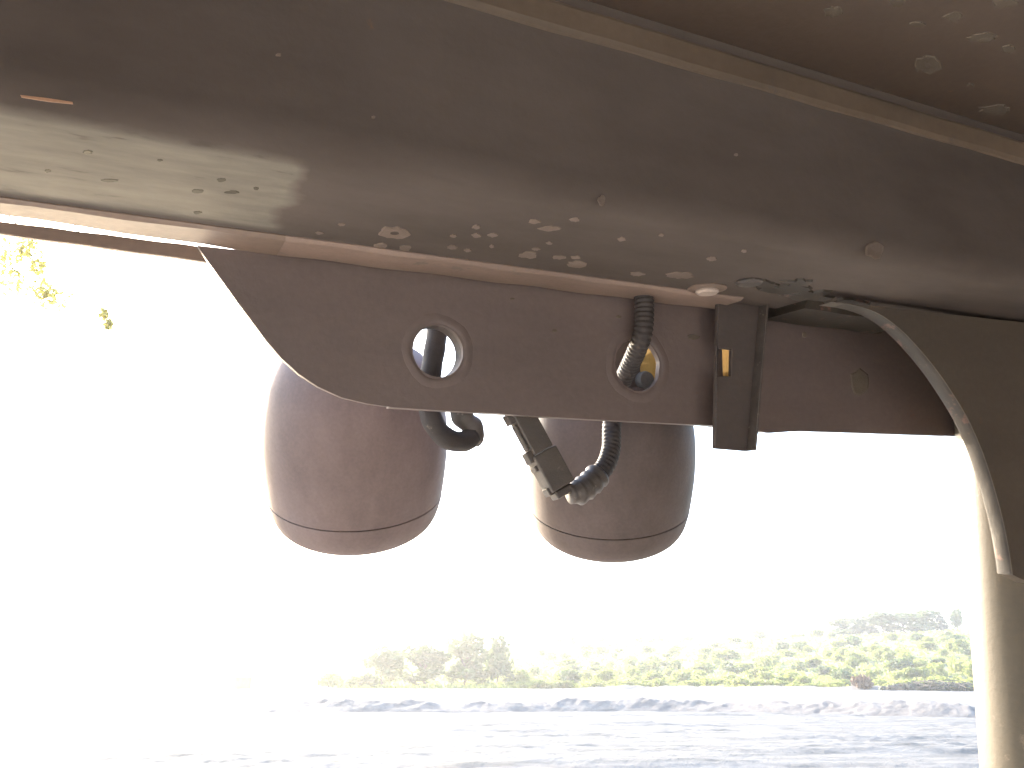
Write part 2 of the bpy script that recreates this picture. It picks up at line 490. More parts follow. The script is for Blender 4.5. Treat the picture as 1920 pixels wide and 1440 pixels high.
canopy.part('bracket_flange', v_, [(0, 1, 2, 3), (7, 6, 5, 4), (0, 4, 5, 1), (1, 5, 6, 2), (2, 6, 7, 3), (3, 7, 4, 0)], M['tape'], parent=brk, bevel=0.001)

# corner gusset with a curved inner edge
GV0, GV1 = 0.600, 0.619
gpx = [(1560, 566), (1610, 574), (1655, 592), (1700, 628), (1750, 685), (1785, 735), (1815, 785), (1842, 845), (1862, 905), (1880, 970), (1893, 1035), (1899, 1078)]
gl = spline([at(x, y, GV0) for x, y in gpx], 0.012)
gl = [(p.x, min(p.z, WB - 0.0005)) for p in gl]
gout = gl + [(gl[-1][0] + 0.035, gl[-1][1] - 0.012), (1.11, gl[-1][1] - 0.02), (1.11, WB - 0.0005)]
v_, f_ = sheet(gout, [], GV0, GV1)
gus = canopy.part('corner_gusset', v_, f_, M['gusset'], bevel=0.0015, label='large dark corner gusset with curved inner edge')
# rubbed bare edge strip following the curve
vs_ = []; fs = []
n = len(gl)
for i, (u, w) in enumerate(gl):
    a = Vector(gl[min(i + 1, n - 1)]) - Vector(gl[max(i - 1, 0)])
    nn = Vector((-a.y, a.x)).normalized()
    if nn.x > 0: nn = -nn
    e = (0.0012 + 0.0005 * math.sin(i * 1.7)) * min(1, i / (n * .3) + .05)
    for vv, off in ((GV0 + 0.001, 0.0003), (GV0 + 0.003, e), (GV1 - 0.003, e), (GV1 - 0.001, 0.0003)):
        vs_.append((u + nn.x * off, vv, w + nn.y * off))
for i in range(n - 1):
    for k in range(3):
        a = i * 4 + k
        fs.append((a, a + 1, a + 5, a + 4))
canopy.part('gusset_edge', vs_, fs, M['gusset_edge'], parent=gus, smooth=True, label='rubbed tan edge of the gusset')

# posts
def post(u, nm='post', label=None):
    bw_ = -L((u, POST_V, 0)).z / WW.z
    path = [Vector((u, POST_V, w)) for w in np.linspace(bw_ + 0.03, WB + 0.1, 40)]
    v_, f_ = tube(path, [POST_R * (1 + 0.004 * math.sin(i * .9)) for i in range(len(path))], 40)
    p = canopy.part(nm, v_, f_, M['post'], smooth=True, label=label)
    e = p.modifiers.new('es', 'EDGE_SPLIT'); e.split_angle = math.radians(50)
    canopy.part('foot_plate', *box(u - 0.12, u + 0.12, POST_V - 0.12, POST_V + 0.12, bw_ + 0.025, bw_ + 0.045), M['post'], parent=p)
post(POST_U, label='round post with scuffed yellowish paint')
post(UL + 0.07)

# bolts under the beam
def disc_bolt(c, r, h, mat, n=20):
    vs_ = []; fs = []
    for rr, hh in ((r, 0), (r, h * .5), (r * .8, h), (0.001, h * 1.05)):
        vs_ += [(c[0] + rr * math.cos(2 * math.pi * k / n), c[1] + rr * math.sin(2 * math.pi * k / n), c[2] - hh) for k in range(n)]
    for i in range(3):
        for k in range(n):
            a = i * n + k; b_ = i * n + (k + 1) % n
            fs.append((a, b_, b_ + n, a + n))
    fs.append(tuple(3 * n + k for k in range(n)))
    return vs_, fs
c = atw(1326, 547, WB - 0.004)
canopy.part('washer', *disc_bolt((c.x, c.y, WB), 0.021, 0.0025, M['inner']), M['inner'])
canopy.part('bolt', *disc_bolt((c.x, c.y, WB - 0.0026), 0.0125, 0.004, M['bolt']), M['bolt'], smooth=False, label='pale bolt head')
c = atw(1405, 534, WB - 0.004)
canopy.part('bolt', *disc_bolt((c.x, c.y, WB), 0.014, 0.004, M['tape']), M['tape'])
# raised welded pad around the bolt and the rusty weld at the gusset's root
def blob(cpx, wpx, hpx, w, mat, name, thick=0.0007, n=18, wob=.22, hole=False, parent=None, **kw):
    c = atw(*cpx, w); ex = atw(cpx[0] + wpx, cpx[1], w) - c; ey = atw(cpx[0], cpx[1] + hpx, w) - c
    vs_ = []; fs = []
    rr = [1 + wob * random.uniform(-1, 1) for _ in range(n)]
    for lev, s in ((0, 1.0), (thick, 0.9)):
        for k in range(n):
            a = 2 * math.pi * k / n
            p = c + (ex * math.cos(a) + ey * math.sin(a)) * rr[k] * s
            vs_.append((p.x, p.y, w - lev))
    for k in range(n): fs.append((k, (k + 1) % n, n + (k + 1) % n, n + k))
    if hole:
        for k in range(n):
            a = 2 * math.pi * k / n
            p = c + (ex * math.cos(a) + ey * math.sin(a)) * 0.28
            vs_.append((p.x, p.y, w - thick * 0.8))
        for k in range(n): fs.append((n + k, n + (k + 1) % n, 2 * n + (k + 1) % n, 2 * n + k))
    else: fs.append(tuple(n + k for k in range(n)))
    return vs_, fs

# dried mud and paint chips (too small to pick apart: joined per carrier)
def join(parts):
    V_, F_ = [], []
    for v, f in parts:
        o = len(V_); V_ += list(v); F_ += [tuple(i + o for i in t) for t in f]
    return V_, F_
wb0 = WB + 0.0001
fl = [(715, 460, 13, 5), (760, 465, 12, 5), (893, 425, 8, 4), (925, 440, 10, 4), (893, 441, 9, 4), (990, 478, 17, 6), (1083, 495, 21, 6),
      (1002, 415, 12, 4), (1030, 428, 20, 5), (1078, 411, 10, 4), (1166, 448, 7, 4), (1073, 521, 13, 5), (1007, 508, 12, 4), (1022, 514, 9, 3),
      (1146, 529, 7, 4), (1170, 531, 8, 4), (850, 442, 6, 3), (836, 484, 6, 3), (875, 488, 7, 3), (877, 469, 7, 3), (1048, 482, 12, 4),
      (1080, 482, 10, 3), (1030, 455, 6, 3), (1005, 466, 8, 3), (922, 461, 5, 3), (1335, 485, 9, 4), (1195, 513, 14, 4), (1275, 516, 26, 6),
      (848, 463, 10, 4), (1395, 470, 6, 3), (1240, 440, 5, 3), (640, 420, 7, 3), (600, 436, 8, 3)]
canopy.part('mud_fleck', *join([blob((x, y), a, b_, wb0, None, '') for x, y, a, b_ in fl] + [blob((740, 436), 30, 11, wb0, None, '', hole=True, thick=.0008)]),
            M['fleck'], parent=beam, kind='stuff', label='pale dried mud flecks')
rf = [(1740, 122, 24, 16, True), (1787, 31, 17, 9, False), (1842, 70, 26, 9, False), (1890, 92, 13, 8, False), (1866, 205, 30, 9, False), (1562, 22, 18, 10, False),
      (1682, 4, 15, 9, False), (1884, 4, 24, 10, False), (1640, 172, 9, 6, False), (1820, 160, 6, 4, False), (1720, 45, 14, 5, False)]
canopy.part('mud_fleck', *join([blob((x, y), a, b_, 0.3850, None, '', hole=h) for x, y, a, b_, h in rf]), M['fleck_dim'], kind='stuff')
def vblob(x, y, a, b_, v, thick=0.0006, n=12):
    c = at(x, y, v); ex = at(x + a, y, v) - c; ey = at(x, y + b_, v) - c
    vs_ = []; fs = []
    rr = [1 + .2 * random.uniform(-1, 1) for _ in range(n)]
    for lev, s in ((0, 1.0), (thick, 0.85)):
        for k in range(n):
            t = 2 * math.pi * k / n
            p = c + (ex * math.cos(t) + ey * math.sin(t)) * rr[k] * s
            vs_.append((p.x, v - lev, p.z))
    for k in range(n): fs.append((k, (k + 1) % n, n + (k + 1) % n, n + k))
    fs.append(tuple(n + k for k in range(n)))
    return vs_, fs
canopy.part('mud_fleck', *join([vblob(*q, PV0) for q in [(1160, 594, 5, 3), (1300, 632, 12, 5), (1612, 716, 17, 25), (1508, 628, 5, 6), (1645, 622, 9, 5), (1040, 620, 5, 3), (960, 560, 5, 2)]]),
            M['fleck_dim'], parent=plate, kind='stuff')
canopy.part('mud_fleck', *join([vblob(*q, 0.490) for q in [(1128, 376, 7, 10), (522, 103, 5, 4), (1640, 470, 17, 15), (1380, 290, 4, 3), (700, 220, 4, 3)]]),
            M['fleck'], parent=beam, kind='stuff')
nicks = [(165, 285, 9, 4), (205, 338, 16, 3), (415, 337, 8, 4), (370, 358, 11, 4), (480, 353, 5, 3), (370, 398, 8, 3), (300, 300, 5, 2), (90, 320, 6, 3), (435, 360, 14, 3)]
canopy.part('paint_nick', *join([blob((x, y), a, b_, wb0, None, '', thick=.0004) for x, y, a, b_ in nicks]), M['nick'], parent=beam, kind='stuff')
sc_ = [at(x, y, 0.4897) for x, y in [(38, 178), (90, 184), (136, 191), (137, 195), (88, 190), (40, 182)]]
canopy.part('sunlit_scratch', [tuple(p) for p in sc_] + [(p.x, p.y + 0.0006, p.z) for p in sc_],
            [(0, 1, 2, 3, 4, 5), (11, 10, 9, 8, 7, 6)] + [(k, (k + 1) % 6, 6 + (k + 1) % 6, 6 + k) for k in range(6)], M['scratch'], parent=beam)
# rusty weld crust where bracket, beam and gusset meet
crust = []
for x, y, a, b_ in [(1470, 540, 40, 9), (1520, 552, 40, 9), (1590, 568, 40, 8), (1500, 528, 30, 6), (1440, 532, 22, 7)]:
    crust.append(blob((x, y), a, b_, WB + 0.0002, None, '', thick=.0025, wob=.4))
canopy.part('weld_crust', *join(crust), M['gusset_edge'], parent=beam, kind='stuff')

# yellow blocks behind the plate, seen through the hole and the slot
y1 = at(1203, 690, 0.830)
canopy.part('mounting_block', *box(y1.x, y1.x + 0.03, 0.770, 0.86, 0.100, 0.30), M['yellow'], bevel=0.003, label='yellow painted block behind the plate')
ya, yb = at(1120, 690, 0.800), at(1204, 690, 0.800)
canopy.part('backing_bar', *box(ya.x, yb.x - 0.002, 0.800, 0.812, 0.10, 0.30), M['bracket'], bevel=0.002)
c = at(1214, 712, 0.790)
v_, f_ = tube([c, c + Vector((0, 0.004, 0)), c + Vector((0, 0.03, 0))], [0.0100, 0.0115, 0.0115], 24)
canopy.part('spacer', v_, f_, M['spacer'])
y2 = at(1350, 690, 0.775)
canopy.part('mounting_block', *box(y2.x, y2.x + 0.03, 0.745, 0.86, 0.11, 0.30), M['yellow'], bevel=0.003, label='yellow painted block behind the plate')

# ------------------------------------------------------------------ lamps
def lathe(profile, seg=56):
    vs_ = []; fs = []
    m_ = len(profile)
    for k in range(seg):
        a = 2 * math.pi * k / seg
        for s, r in profile: vs_.append(Vector((r * math.cos(a), r * math.sin(a), s)))
    for k in range(seg):
        for j in range(m_ - 1):
            a = k * m_ + j; b_ = ((k + 1) % seg) * m_ + j
            fs.append((a, b_, b_ + 1, a + 1))
    return vs_, fs
def smooth_prof(pts, n=6):
    o = spline([Vector((p[0], p[1], 0)) for p in pts], 0.006)
    return [(p.x, max(p.y, 0.0005)) for p in o]
def lamp(c_px, z, axis_cam, R, name, label, skin):
    c = atz(*c_px, z)
    a = Vector(axis_cam).normalized()
    ax = Vector((a.dot(CU), a.dot(CV), a.dot(CW)))
    q = ax.to_track_quat('Z', 'Y').to_matrix()
    top = c + q @ Vector((0, 0, -1.45 * R))
    t = Thing(name, top, label, 'work lamp', 'work lamps under the canopy')
    def P(v_): return [c + q @ (p * R) for p in v_]
    body = smooth_prof([(-1.24, 0.02), (-1.23, 0.30), (-1.19, 0.53), (-1.10, 0.74), (-0.85, 0.895), (-0.58, 0.97), (-0.28, 1.005), (0.0, 1.005), (0.25, 0.985), (0.44, 0.962)])
    v_, f_ = lathe(body)
    b = t.part('housing', P(v_), f_, M[skin], smooth=True)
    bez = [(0.47, 0.90), (0.455, 0.94)] + smooth_prof([(0.452, 0.962), (0.50, 0.954), (0.65, 0.915), (0.77, 0.845), (0.86, 0.715), (0.915, 0.55), (0.925, 0.46)]) + [(0.90, 0.45)]
    v_, f_ = lathe(bez)
    z = t.part('bezel', P(v_), f_, M[skin], smooth=True)
    lens = [(0.902, 0.452), (0.915, 0.3), (0.925, 0.15), (0.928, 0.001)]
    v_, f_ = lathe(lens)
    t.part('lens', P(v_), f_, M['glass'], smooth=True)
    ring = [(0.40, 0.966), (0.405, 0.978), (0.43, 0.976), (0.435, 0.962)]
    # mounting stud up into the canopy
    v_, f_ = lathe([(-1.95, 0.001), (-1.95, 0.10), (-1.42, 0.10), (-1.42, 0.2), (-1.36, 0.22), (-1.30, 0.22)], 20)
    t.part('mounting_stud', P(v_), f_, M['plug'])
    return t, c, q
def glass_mat():
    m, nt, b = nmat('lamp_glass')
    b.inputs['Base Color'].default_value = (0.75, 0.78, 0.8, 1)
    b.inputs['Roughness'].default_value = 0.12
    n = noise(nt, 60, 2); bump(nt, b, n, 0.2, 0.002)
    return m
M['glass'] = glass_mat()
LAMP_R = 0.1144
lamp((667, 851), 0.9156 * 1.07, (-0.05, -1.0, 0.3125), LAMP_R, 'work_lamp', 'left brown bulbous work lamp hanging behind the plate corner, beside the looped cable', 'lamp_veiled')
lamp((1142, 879), 0.9733 * 1.09, (0.031, -1.0, 0.283), LAMP_R, 'work_lamp', 'right dark bulbous work lamp hanging behind the plug connector', 'lamp')

# ------------------------------------------------------------------ cables
def conduit_mesh(pts, r, ridge=0.0016, pitch=0.0052, step=0.0013):
    path = spline(pts, step)
    rad = []; s = 0
    for i, p in enumerate(path):
        if i: s += (p - path[i - 1]).length
        rad.append(r - ridge * (0.5 + 0.5 * math.cos(2 * math.pi * s / pitch)) ** 2)
    return tube(path, rad, 16)
t = Thing('corrugated_conduit', at(1205, 560, 0.700), 'black corrugated conduit running through the right hole down to the connector', 'cable conduit')
pts = [at(1206, 545, 0.702), at(1208, 580, 0.700), at(1206, 620, 0.701), at(1197, 650, 0.713), at(1179, 690, 0.742), at(1163, 725, 0.766), at(1152, 765, 0.770),
       at(1147, 800, 0.762), at(1146, 840, 0.752), at(1136, 872, 0.746), at(1118, 894, 0.744)]
v_, f_ = conduit_mesh(pts, 0.0112)
t.part('sleeve', v_, f_, M['loom'], smooth=True)
p = spline([at(1122, 890, 0.744), at(1108, 905, 0.742), at(1088, 921, 0.741), at(1068, 928, 0.741)], 0.003)
v_, f_ = tube(p, [0.0142 + 0.0012 * math.sin(i * 2.1) - (0.006 * max(0, (i - len(p) * .7) / (len(p) * .3)) ) for i in range(len(p))], 16)
t.part('tape_wrap', v_, f_, M['tape'], smooth=True, label='taped end of the conduit')

t = Thing('cable_connector', at(965, 775, 0.755), 'rectangular plug connector with clips hanging slanted beside the right lamp', 'connector')
A = at(968, 772, 0.760); B = at(1052, 928, 0.744)
d = (B - A).normalized(); side = Vector((0, 1, 0)).cross(d).normalized()
if side.x > 0: side = -side               # to the left in the picture
fv = d.cross(side).normalized()
if fv.y > 0: fv = -fv
def obx(o, l0, l1, s0, s1, n0, n1):
    vs_ = [o + d * a + side * b_ + fv * c_ for a in (l0, l1) for b_ in (s0, s1) for c_ in (n0, n1)]
    return vs_, [(0, 1, 3, 2), (4, 6, 7, 5), (0, 4, 5, 1), (2, 3, 7, 6), (0, 2, 6, 4), (1, 5, 7, 3)]
Ln = (B - A).length
t.part('plug_body', *obx(A, -0.01, Ln * 0.50, -0.016, 0.0095, -0.010, 0.010), M['plug'], bevel=0.002)
t.part('socket_body', *obx(A, Ln * 0.505, Ln * 0.93, -0.018, 0.0125, -0.012, 0.012), M['plug'], bevel=0.002)
t.part('end_collar', *obx(A, Ln * 0.935, Ln * 1.02, -0.014, 0.009, -0.009, 0.009), M['tape'], bevel=0.002)
for a, b_, s in ((-0.02, 0.10, 0.0155), (0.43, 0.56, 0.0165), (0.60, 0.66, 0.0155), (0.86, 0.95, 0.0150)):
    t.part('clip', *obx(A, Ln * a, Ln * b_, 0.008, s, -0.007, 0.007), M['tape'], bevel=0.0012)
t.part('rail', *obx(A, Ln * 0.12, Ln * 0.42, 0.0096, 0.0125, -0.004, 0.006), M['tape'], bevel=0.001)

t = Thing('looped_cable', at(815, 590, 0.765), 'thick dark cable dropping through the left hole and looping under the plate', 'cable')
pts = [at(824, 560, 0.770), at(820, 620, 0.768), at(811, 680, 0.768), at(803, 735, 0.770), at(806, 775, 0.770), at(820, 805, 0.768), at(842, 824, 0.768), at(868, 828, 0.772), at(886, 818, 0.776)]
path = spline(pts, 0.003)
v_, f_ = tube(path, [0.0112 + 0.0003 * math.sin(i * .8) for i in range(len(path))], 18)
t.part('cable', v_, f_, M['loom'], smooth=True)
path = spline([at(884, 828, 0.777), at(892, 815, 0.777), at(886, 800, 0.777), at(870, 785, 0.778), at(862, 760, 0.78), at(860, 730, 0.782)], 0.003)
v_, f_ = tube(path, [0.0095 + 0.0035 * min(1, i / 14) + 0.0009 * math.sin(i * 1.3) for i in range(len(path))], 16)
t.part('cable_end', v_, f_, M['tape'], smooth=True)

# ------------------------------------------------------------------ terrain
def sstep(a, b_, x):
    t = np.clip((x - a) / (b_ - a), 0, 1); return t * t * (3 - 2 * t)
def vnoise(x, y, seed=0):
    xi = np.floor(x).astype(np.int64); yi = np.floor(y).astype(np.int64)
    xf = x - xi; yf = y - yi
    def h(i, j):
        n = (i * 374761393 + j * 668265263 + seed * 982451653) & 0x7fffffff
        n = (n ^ (n >> 13)) * 1274126177 & 0x7fffffff
        return ((n ^ (n >> 16)) & 0xffff) / 65535.0
    u = xf * xf * (3 - 2 * xf); v = yf * yf * (3 - 2 * yf)
    return (h(xi, yi) * (1 - u) + h(xi + 1, yi) * u) * (1 - v) + (h(xi, yi + 1) * (1 - u) + h(xi + 1, yi + 1) * u) * v
def height(x, y):
    x = np.asarray(x, float); y = np.asarray(y, float)
    r = np.hypot(x, y); az = np.degrees(np.arctan2(x, y))
    front = (np.abs(az) < 100)
    z = 0.85 * sstep(80, 175, r) * front
    # hill rising beyond the scrub edge, higher to the right
    side = sstep(-22, 34, az) * (1 - sstep(60, 110, az))
    up = sstep(172, 360, r)
    z = z + up * (15.5 * sstep(-30, 3, az) + 4.5 * sstep(0, 34, az)) * (1 - sstep(60, 110, az))
    z = z + up * 1.6 * (vnoise(x / 45, y / 45, 3) - 0.5)
    # churned dusty yard
    near = sstep(6, 14, r) * (1 - sstep(150, 190, r))
    xr, yr = x * .92 + y * .39, y * .92 - x * .39
    z = z + near * (0.12 * (vnoise(x / 2.6, y / 1.1, 1) - 0.5) + 0.10 * (vnoise(x / 0.7, y / 0.45, 2) - 0.5)) * (0.15 + 1.3 * vnoise(x / 9, y / 7, 5) ** 2)
    z = z + near * 0.11 * (np.clip(vnoise(xr / 16, yr / 0.8, 6) - 0.55, 0, 1) + 0.5 * np.clip(vnoise(x / 9, y / 0.6, 7) - 0.6, 0, 1))
    z = z + near * 0.07 * (vnoise(x / 0.32, y / 0.28, 12) - 0.5) * (0.2 + 1.2 * vnoise(x / 5, y / 4, 13) ** 2)
    rut = vnoise(x / 14, y / 2.4, 8)
    z = z + near * 0.16 * np.clip(rut - 0.62, 0, 1) / 0.38
    return z
az_d = np.concatenate([np.linspace(-180, -50, 40)[:-1], np.linspace(-50, 50, 640), np.linspace(50, 180, 40)[1:-1]])
rr_ = np.concatenate([[0.3, 2, 5, 9, 13], np.geomspace(16, 78, 460), np.geomspace(79, 420, 120)[1:], np.geomspace(440, 4000, 22)])
AZ, RR = np.meshgrid(np.radians(az_d), rr_)
X = RR * np.sin(AZ); Y = RR * np.cos(AZ); Z = height(X, Y)
na, nr = len(az_d), len(rr_)
verts = np.stack([X.ravel(), Y.ravel(), Z.ravel()], 1)
idx = np.arange(na * nr).reshape(nr, na)
nxt = np.roll(idx, -1, 1)
quads = np.stack([idx[:-1].ravel(), nxt[:-1].ravel(), nxt[1:].ravel(), idx[1:].ravel()], 1)[:, ::-1]
me = bpy.data.meshes.new('ground')
me.vertices.add(len(verts)); me.vertices.foreach_set('co', verts.ravel())
me.loops.add(quads.size); me.loops.foreach_set('vertex_index', quads.ravel().astype(np.int32))
me.polygons.add(len(quads))
me.polygons.foreach_set('loop_start', np.arange(0, quads.size, 4, dtype=np.int32))
me.polygons.foreach_set('loop_total', np.full(len(quads), 4, dtype=np.int32))
me.polygons.foreach_set('use_smooth', np.ones(len(quads), dtype=bool))
me.update(calc_edges=True); me.validate()
ground = bpy.data.objects.new('ground', me); col.objects.link(ground)
tag(ground, 'pale dusty churned ground running out to a scrubby hillside', 'ground', kind='structure')
def ground_mat():
    m, nt, b = nmat('dusty_ground')
    n1 = noise(nt, 0.35, 8, 0.65, stretch=(1, 2.2, 1))
    dust = ramp(nt, n1, [(0.3, (0.075, 0.072, 0.07)), (0.5, (0.13, 0.126, 0.122)), (0.72, (0.185, 0.178, 0.17))])
    n2 = noise(nt, 0.09, 8, 0.7)
    grass = ramp(nt, n2, [(0.35, (0.10, 0.11, 0.045)), (0.5, (0.15, 0.15, 0.06)), (0.62, (0.26, 0.22, 0.13))])
    geo = nt.nodes.new('ShaderNodeNewGeometry')
    ln = nt.nodes.new('ShaderNodeVectorMath'); ln.operation = 'LENGTH'
    nt.links.new(geo.outputs['Position'], ln.inputs[0])
    n3 = noise(nt, 0.05, 5, 0.6)
    ad = nt.nodes.new('ShaderNodeMath'); ad.operation = 'MULTIPLY_ADD'; ad.inputs[1].default_value = 30
    nt.links.new(n3, ad.inputs[0]); nt.links.new(ln.outputs['Value'], ad.inputs[2])
    mr = nt.nodes.new('ShaderNodeMapRange'); mr.inputs['From Min'].default_value = 184; mr.inputs['From Max'].default_value = 194
    nt.links.new(ad.outputs[0], mr.inputs['Value'])
    c = mixc(nt, mr.outputs[0], dust, grass)
    # pale unseen pad under the machine, added to bounce light into the canopy
    nz = noise(nt, 6, 8, 0.7)
    pad = ramp(nt, nz, [(0.35, (0.44, 0.38, 0.31)), (0.65, (0.60, 0.53, 0.45))])
    pm = nt.nodes.new('ShaderNodeMapRange'); pm.inputs['From Min'].default_value = 40; pm.inputs['From Max'].default_value = 34
    nt.links.new(ad.outputs[0], pm.inputs['Value'])
    c = mixc(nt, pm.outputs[0], c, pad)
    nt.links.new(c, b.inputs['Base Color'])
    b.inputs['Roughness'].default_value = 0.9
    b.inputs['Specular IOR Level'].default_value = 0.2
    n4 = noise(nt, 4, 8, 0.7)
    bump(nt, b, n4, 0.9, 0.12)
    return m
ground.data.materials.append(ground_mat())
def hz(x, y): return float(height(np.array([x]), np.array([y]))[0])

# berms of pushed-up dirt
def dirt_mat():
    m, nt, b = nmat('berm_dirt')
    n1 = noise(nt, 0.8, 8, 0.7)
    c = ramp(nt, n1, [(0.3, (0.09, 0.08, 0.075)), (0.7, (0.19, 0.17, 0.155))])
    nt.links.new(c, b.inputs['Base Color']); b.inputs['Roughness'].default_value = 0.95
    n4 = noise(nt, 5, 8, 0.75); bump(nt, b, n4, 0.8, 0.15)
    return m
M['dirt'] = dirt_mat()
def berm(name, label, x0, x1, dist_fn, hgt, width, seed, n=620, m_=26, step=0.5):
    fs = []
    px = np.repeat(np.linspace(x0, x1, n + 1), m_ + 1); t = np.tile(np.linspace(-1, 1, m_ + 1), n + 1)
    a = np.arctan2((px - 960) / FPX, cp + sp * (1280 - 720) / FPX); dd = dist_fn(px)
    fade = np.clip((px - x0) / 120, 0, 1)
    r = dd + t * width
    x, y = r * np.sin(a), r * np.cos(a); s = px / 1450 * dd
    lump = vnoise(s / 3.4 + t * 0.9, np.full_like(s, seed + 0.3), seed)
    lump2 = vnoise(s / 0.9, t * 3 + 9.0, seed + 1); lump3 = vnoise(s / 0.35, t * 9 + 9.0, seed + 2)
    z = hgt * np.clip(1 - np.abs(t) ** 1.3, 0, 1) * (0.55 + 0.6 * lump + 0.22 * (lump2 - .5) + 0.10 * (lump3 - .5)) * (0.25 + 0.75 * fade)
    vs_ = np.stack([x, y, height(x, y) - 0.08 + z], 1)
    w = m_ + 1
    for i in range(n):
        for j in range(m_):
            a = i * w + j
            fs.append((a, a + 1, a + w + 1, a + w))
    o = new_obj(name, vs_, fs, M['dirt'], True)
    return tag(o, label, 'dirt berm', kind='structure')
berm('dirt_berm', 'long low berm of grey pushed-up dirt heaps crossing the yard', 400, 2080, lambda p: 72 + 2.0 * np.sin(p / 160), 1.0, 3.2, 3)
berm('dirt_berm', 'thin far windrow of dirt at the foot of the scrub', 1040, 1660, lambda p: 168 + 2 * np.sin(p / 90), 0.75, 2.5, 11, n=200, m_=12)

# ------------------------------------------------------------------ vegetation
def leaf_mat(name, c0, c1, trans=0.5):
    m, nt, b = nmat(name)
    oi = nt.nodes.new('ShaderNodeObjectInfo')
    n1 = noise(nt, 1.2, 3, 0.6)
    ad = nt.nodes.new('ShaderNodeMath'); ad.operation = 'MULTIPLY_ADD'; ad.inputs[1].default_value = 0.5
    nt.links.new(oi.outputs['Random'], ad.inputs[0]); nt.links.new(n1, ad.inputs[2])
    c = ramp(nt, ad.outputs[0], [(0.35, c0), (0.95, c1)])
    nt.links.new(c, b.inputs['Base Color']); b.inputs['Roughness'].default_value = 0.6
    tr = nt.nodes.new('ShaderNodeBsdfTranslucent'); nt.links.new(c, tr.inputs[0])
    mx = nt.nodes.new('ShaderNodeMixShader'); mx.inputs[0].default_value = trans
    out = [n for n in nt.nodes if n.type == 'OUTPUT_MATERIAL'][0]
    nt.links.new(b.outputs[0], mx.inputs[1]); nt.links.new(tr.outputs[0], mx.inputs[2]); nt.links.new(mx.outputs[0], out.inputs[0])
    return m
M['leaf_scrub'] = leaf_mat('scrub_leaves', (0.14, 0.17, 0.038), (0.25, 0.275, 0.06), 0.6)
M['leaf_tree'] = leaf_mat('tree_leaves', (0.055, 0.085, 0.026), (0.11, 0.145, 0.045), 0.45)
M['leaf_dark'] = leaf_mat('conifer_leaves', (0.030, 0.048, 0.034), (0.06, 0.08, 0.05), 0.2)
M['leaf_brown'] = leaf_mat('dry_leaves', (0.12, 0.075, 0.05), (0.20, 0.13, 0.09), 0.3)
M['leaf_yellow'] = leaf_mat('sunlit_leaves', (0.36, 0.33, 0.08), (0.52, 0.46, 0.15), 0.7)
M['bark'] = steel('bark', (0.06, 0.05, 0.04), (0.11, 0.09, 0.07), rust_amt=0.9, scale=4, rough=0.9)
def leaf_cloud(clumps, n, size, rg, flat=0.0):
    """clumps: list of (centre, radii); n leaf quads spread over the shells"""
    w = np.array([c[1][0] * c[1][1] * c[1][2] for c in clumps]) ** 0.67; w /= w.sum()
    k = rg.choice(len(clumps), n, p=w)
    C = np.array([c[0] for c in clumps], float)[k]; RD = np.array([c[1] for c in clumps], float)[k]
    d_ = rg.normal(size=(n, 3)); d_ /= np.linalg.norm(d_, axis=1)[:, None]
    r = rg.uniform(0.45, 1.0, n) ** 0.5 * (1 + 0.12 * rg.normal(size=n))
    p = C + d_ * RD * r[:, None]
    p[:, 2] = np.where(p[:, 2] < 0.02, np.abs(p[:, 2]) * .3 + .02, p[:, 2])
    a = rg.normal(size=(n, 3)); a /= np.linalg.norm(a, axis=1)[:, None]
    b_ = np.cross(a, rg.normal(size=(n, 3))); b_ /= np.linalg.norm(b_, axis=1)[:, None]
    s = size * rg.uniform(0.6, 1.35, n)[:, None]
    vs_ = np.stack([p - a * s, p + b_ * s * .5, p + a * s, p - b_ * s * .5], 1).reshape(-1, 3)
    return vs_, [(4 * i, 4 * i + 1, 4 * i + 2, 4 * i + 3) for i in range(n)]
def mesh_of(name, v_, f_, mat):
    me = bpy.data.meshes.new(name); me.from_pydata([tuple(map(float, p)) for p in v_], [], f_); me.materials.append(mat)
    return me
def trunk_geo(h, r, limbs, rg):
    parts = [tube([Vector((0.05 * h * math.sin(i), 0.03 * h * math.sin(i * 2), -0.2 + h * i / 5)) for i in range(6)], [r * (1 - .12 * i) for i in range(6)], 8)]
    for e in limbs:
        s = Vector((0, 0, h * 0.55)); e = Vector(e)
        parts.append(tube([s, s.lerp(e, .5) + Vector((0, 0, .06 * h)), e], [r * .55, r * .4, r * .12], 6))
    return join(parts)
def plant(name, crown_me, trunk_me, loc, s, rz, label, cat, group=None):
    e = bpy.data.objects.new(name, None); col.objects.link(e)
    e.location = loc; e.scale = s if hasattr(s, '__len__') else (s, s, s); e.rotation_euler = (0, 0, rz)
    tag(e, label, cat, group)
    o = bpy.data.objects.new('crown', crown_me); col.objects.link(o); o.parent = e
    if trunk_me:
        o = bpy.data.objects.new('trunk', trunk_me); col.objects.link(o); o.parent = e
    return e
rg = np.random.default_rng(21)
def tree_variant(mat, seed, n=1500, leaf=0.055):
    """unit tree: height 1"""
    r = np.random.default_rng(seed)
    cl = []; limbs = []
    for k in range(11):
        a = r.uniform(0, 6.28); rad = r.uniform(0.05, 0.27); z = r.uniform(0.22, 0.86)
        rad *= 1 - max(0, z - .6) * 1.3
        c = (rad * math.cos(a), rad * math.sin(a), z)
        q = r.uniform(0.11, 0.19)
        cl.append((c, (q * 1.15, q * 1.15, q))); limbs.append(c)
    for k in range(4):
        a = r.uniform(0, 6.28); cl.append(((.25 * math.cos(a), .25 * math.sin(a), r.uniform(.1, .28)), (.13, .13, .12)))
    return mesh_of('tree_crown', *leaf_cloud(cl, n, leaf, r), mat), mesh_of('tree_trunk', *trunk_geo(0.5, 0.03, limbs[:6], r), M['bark'])
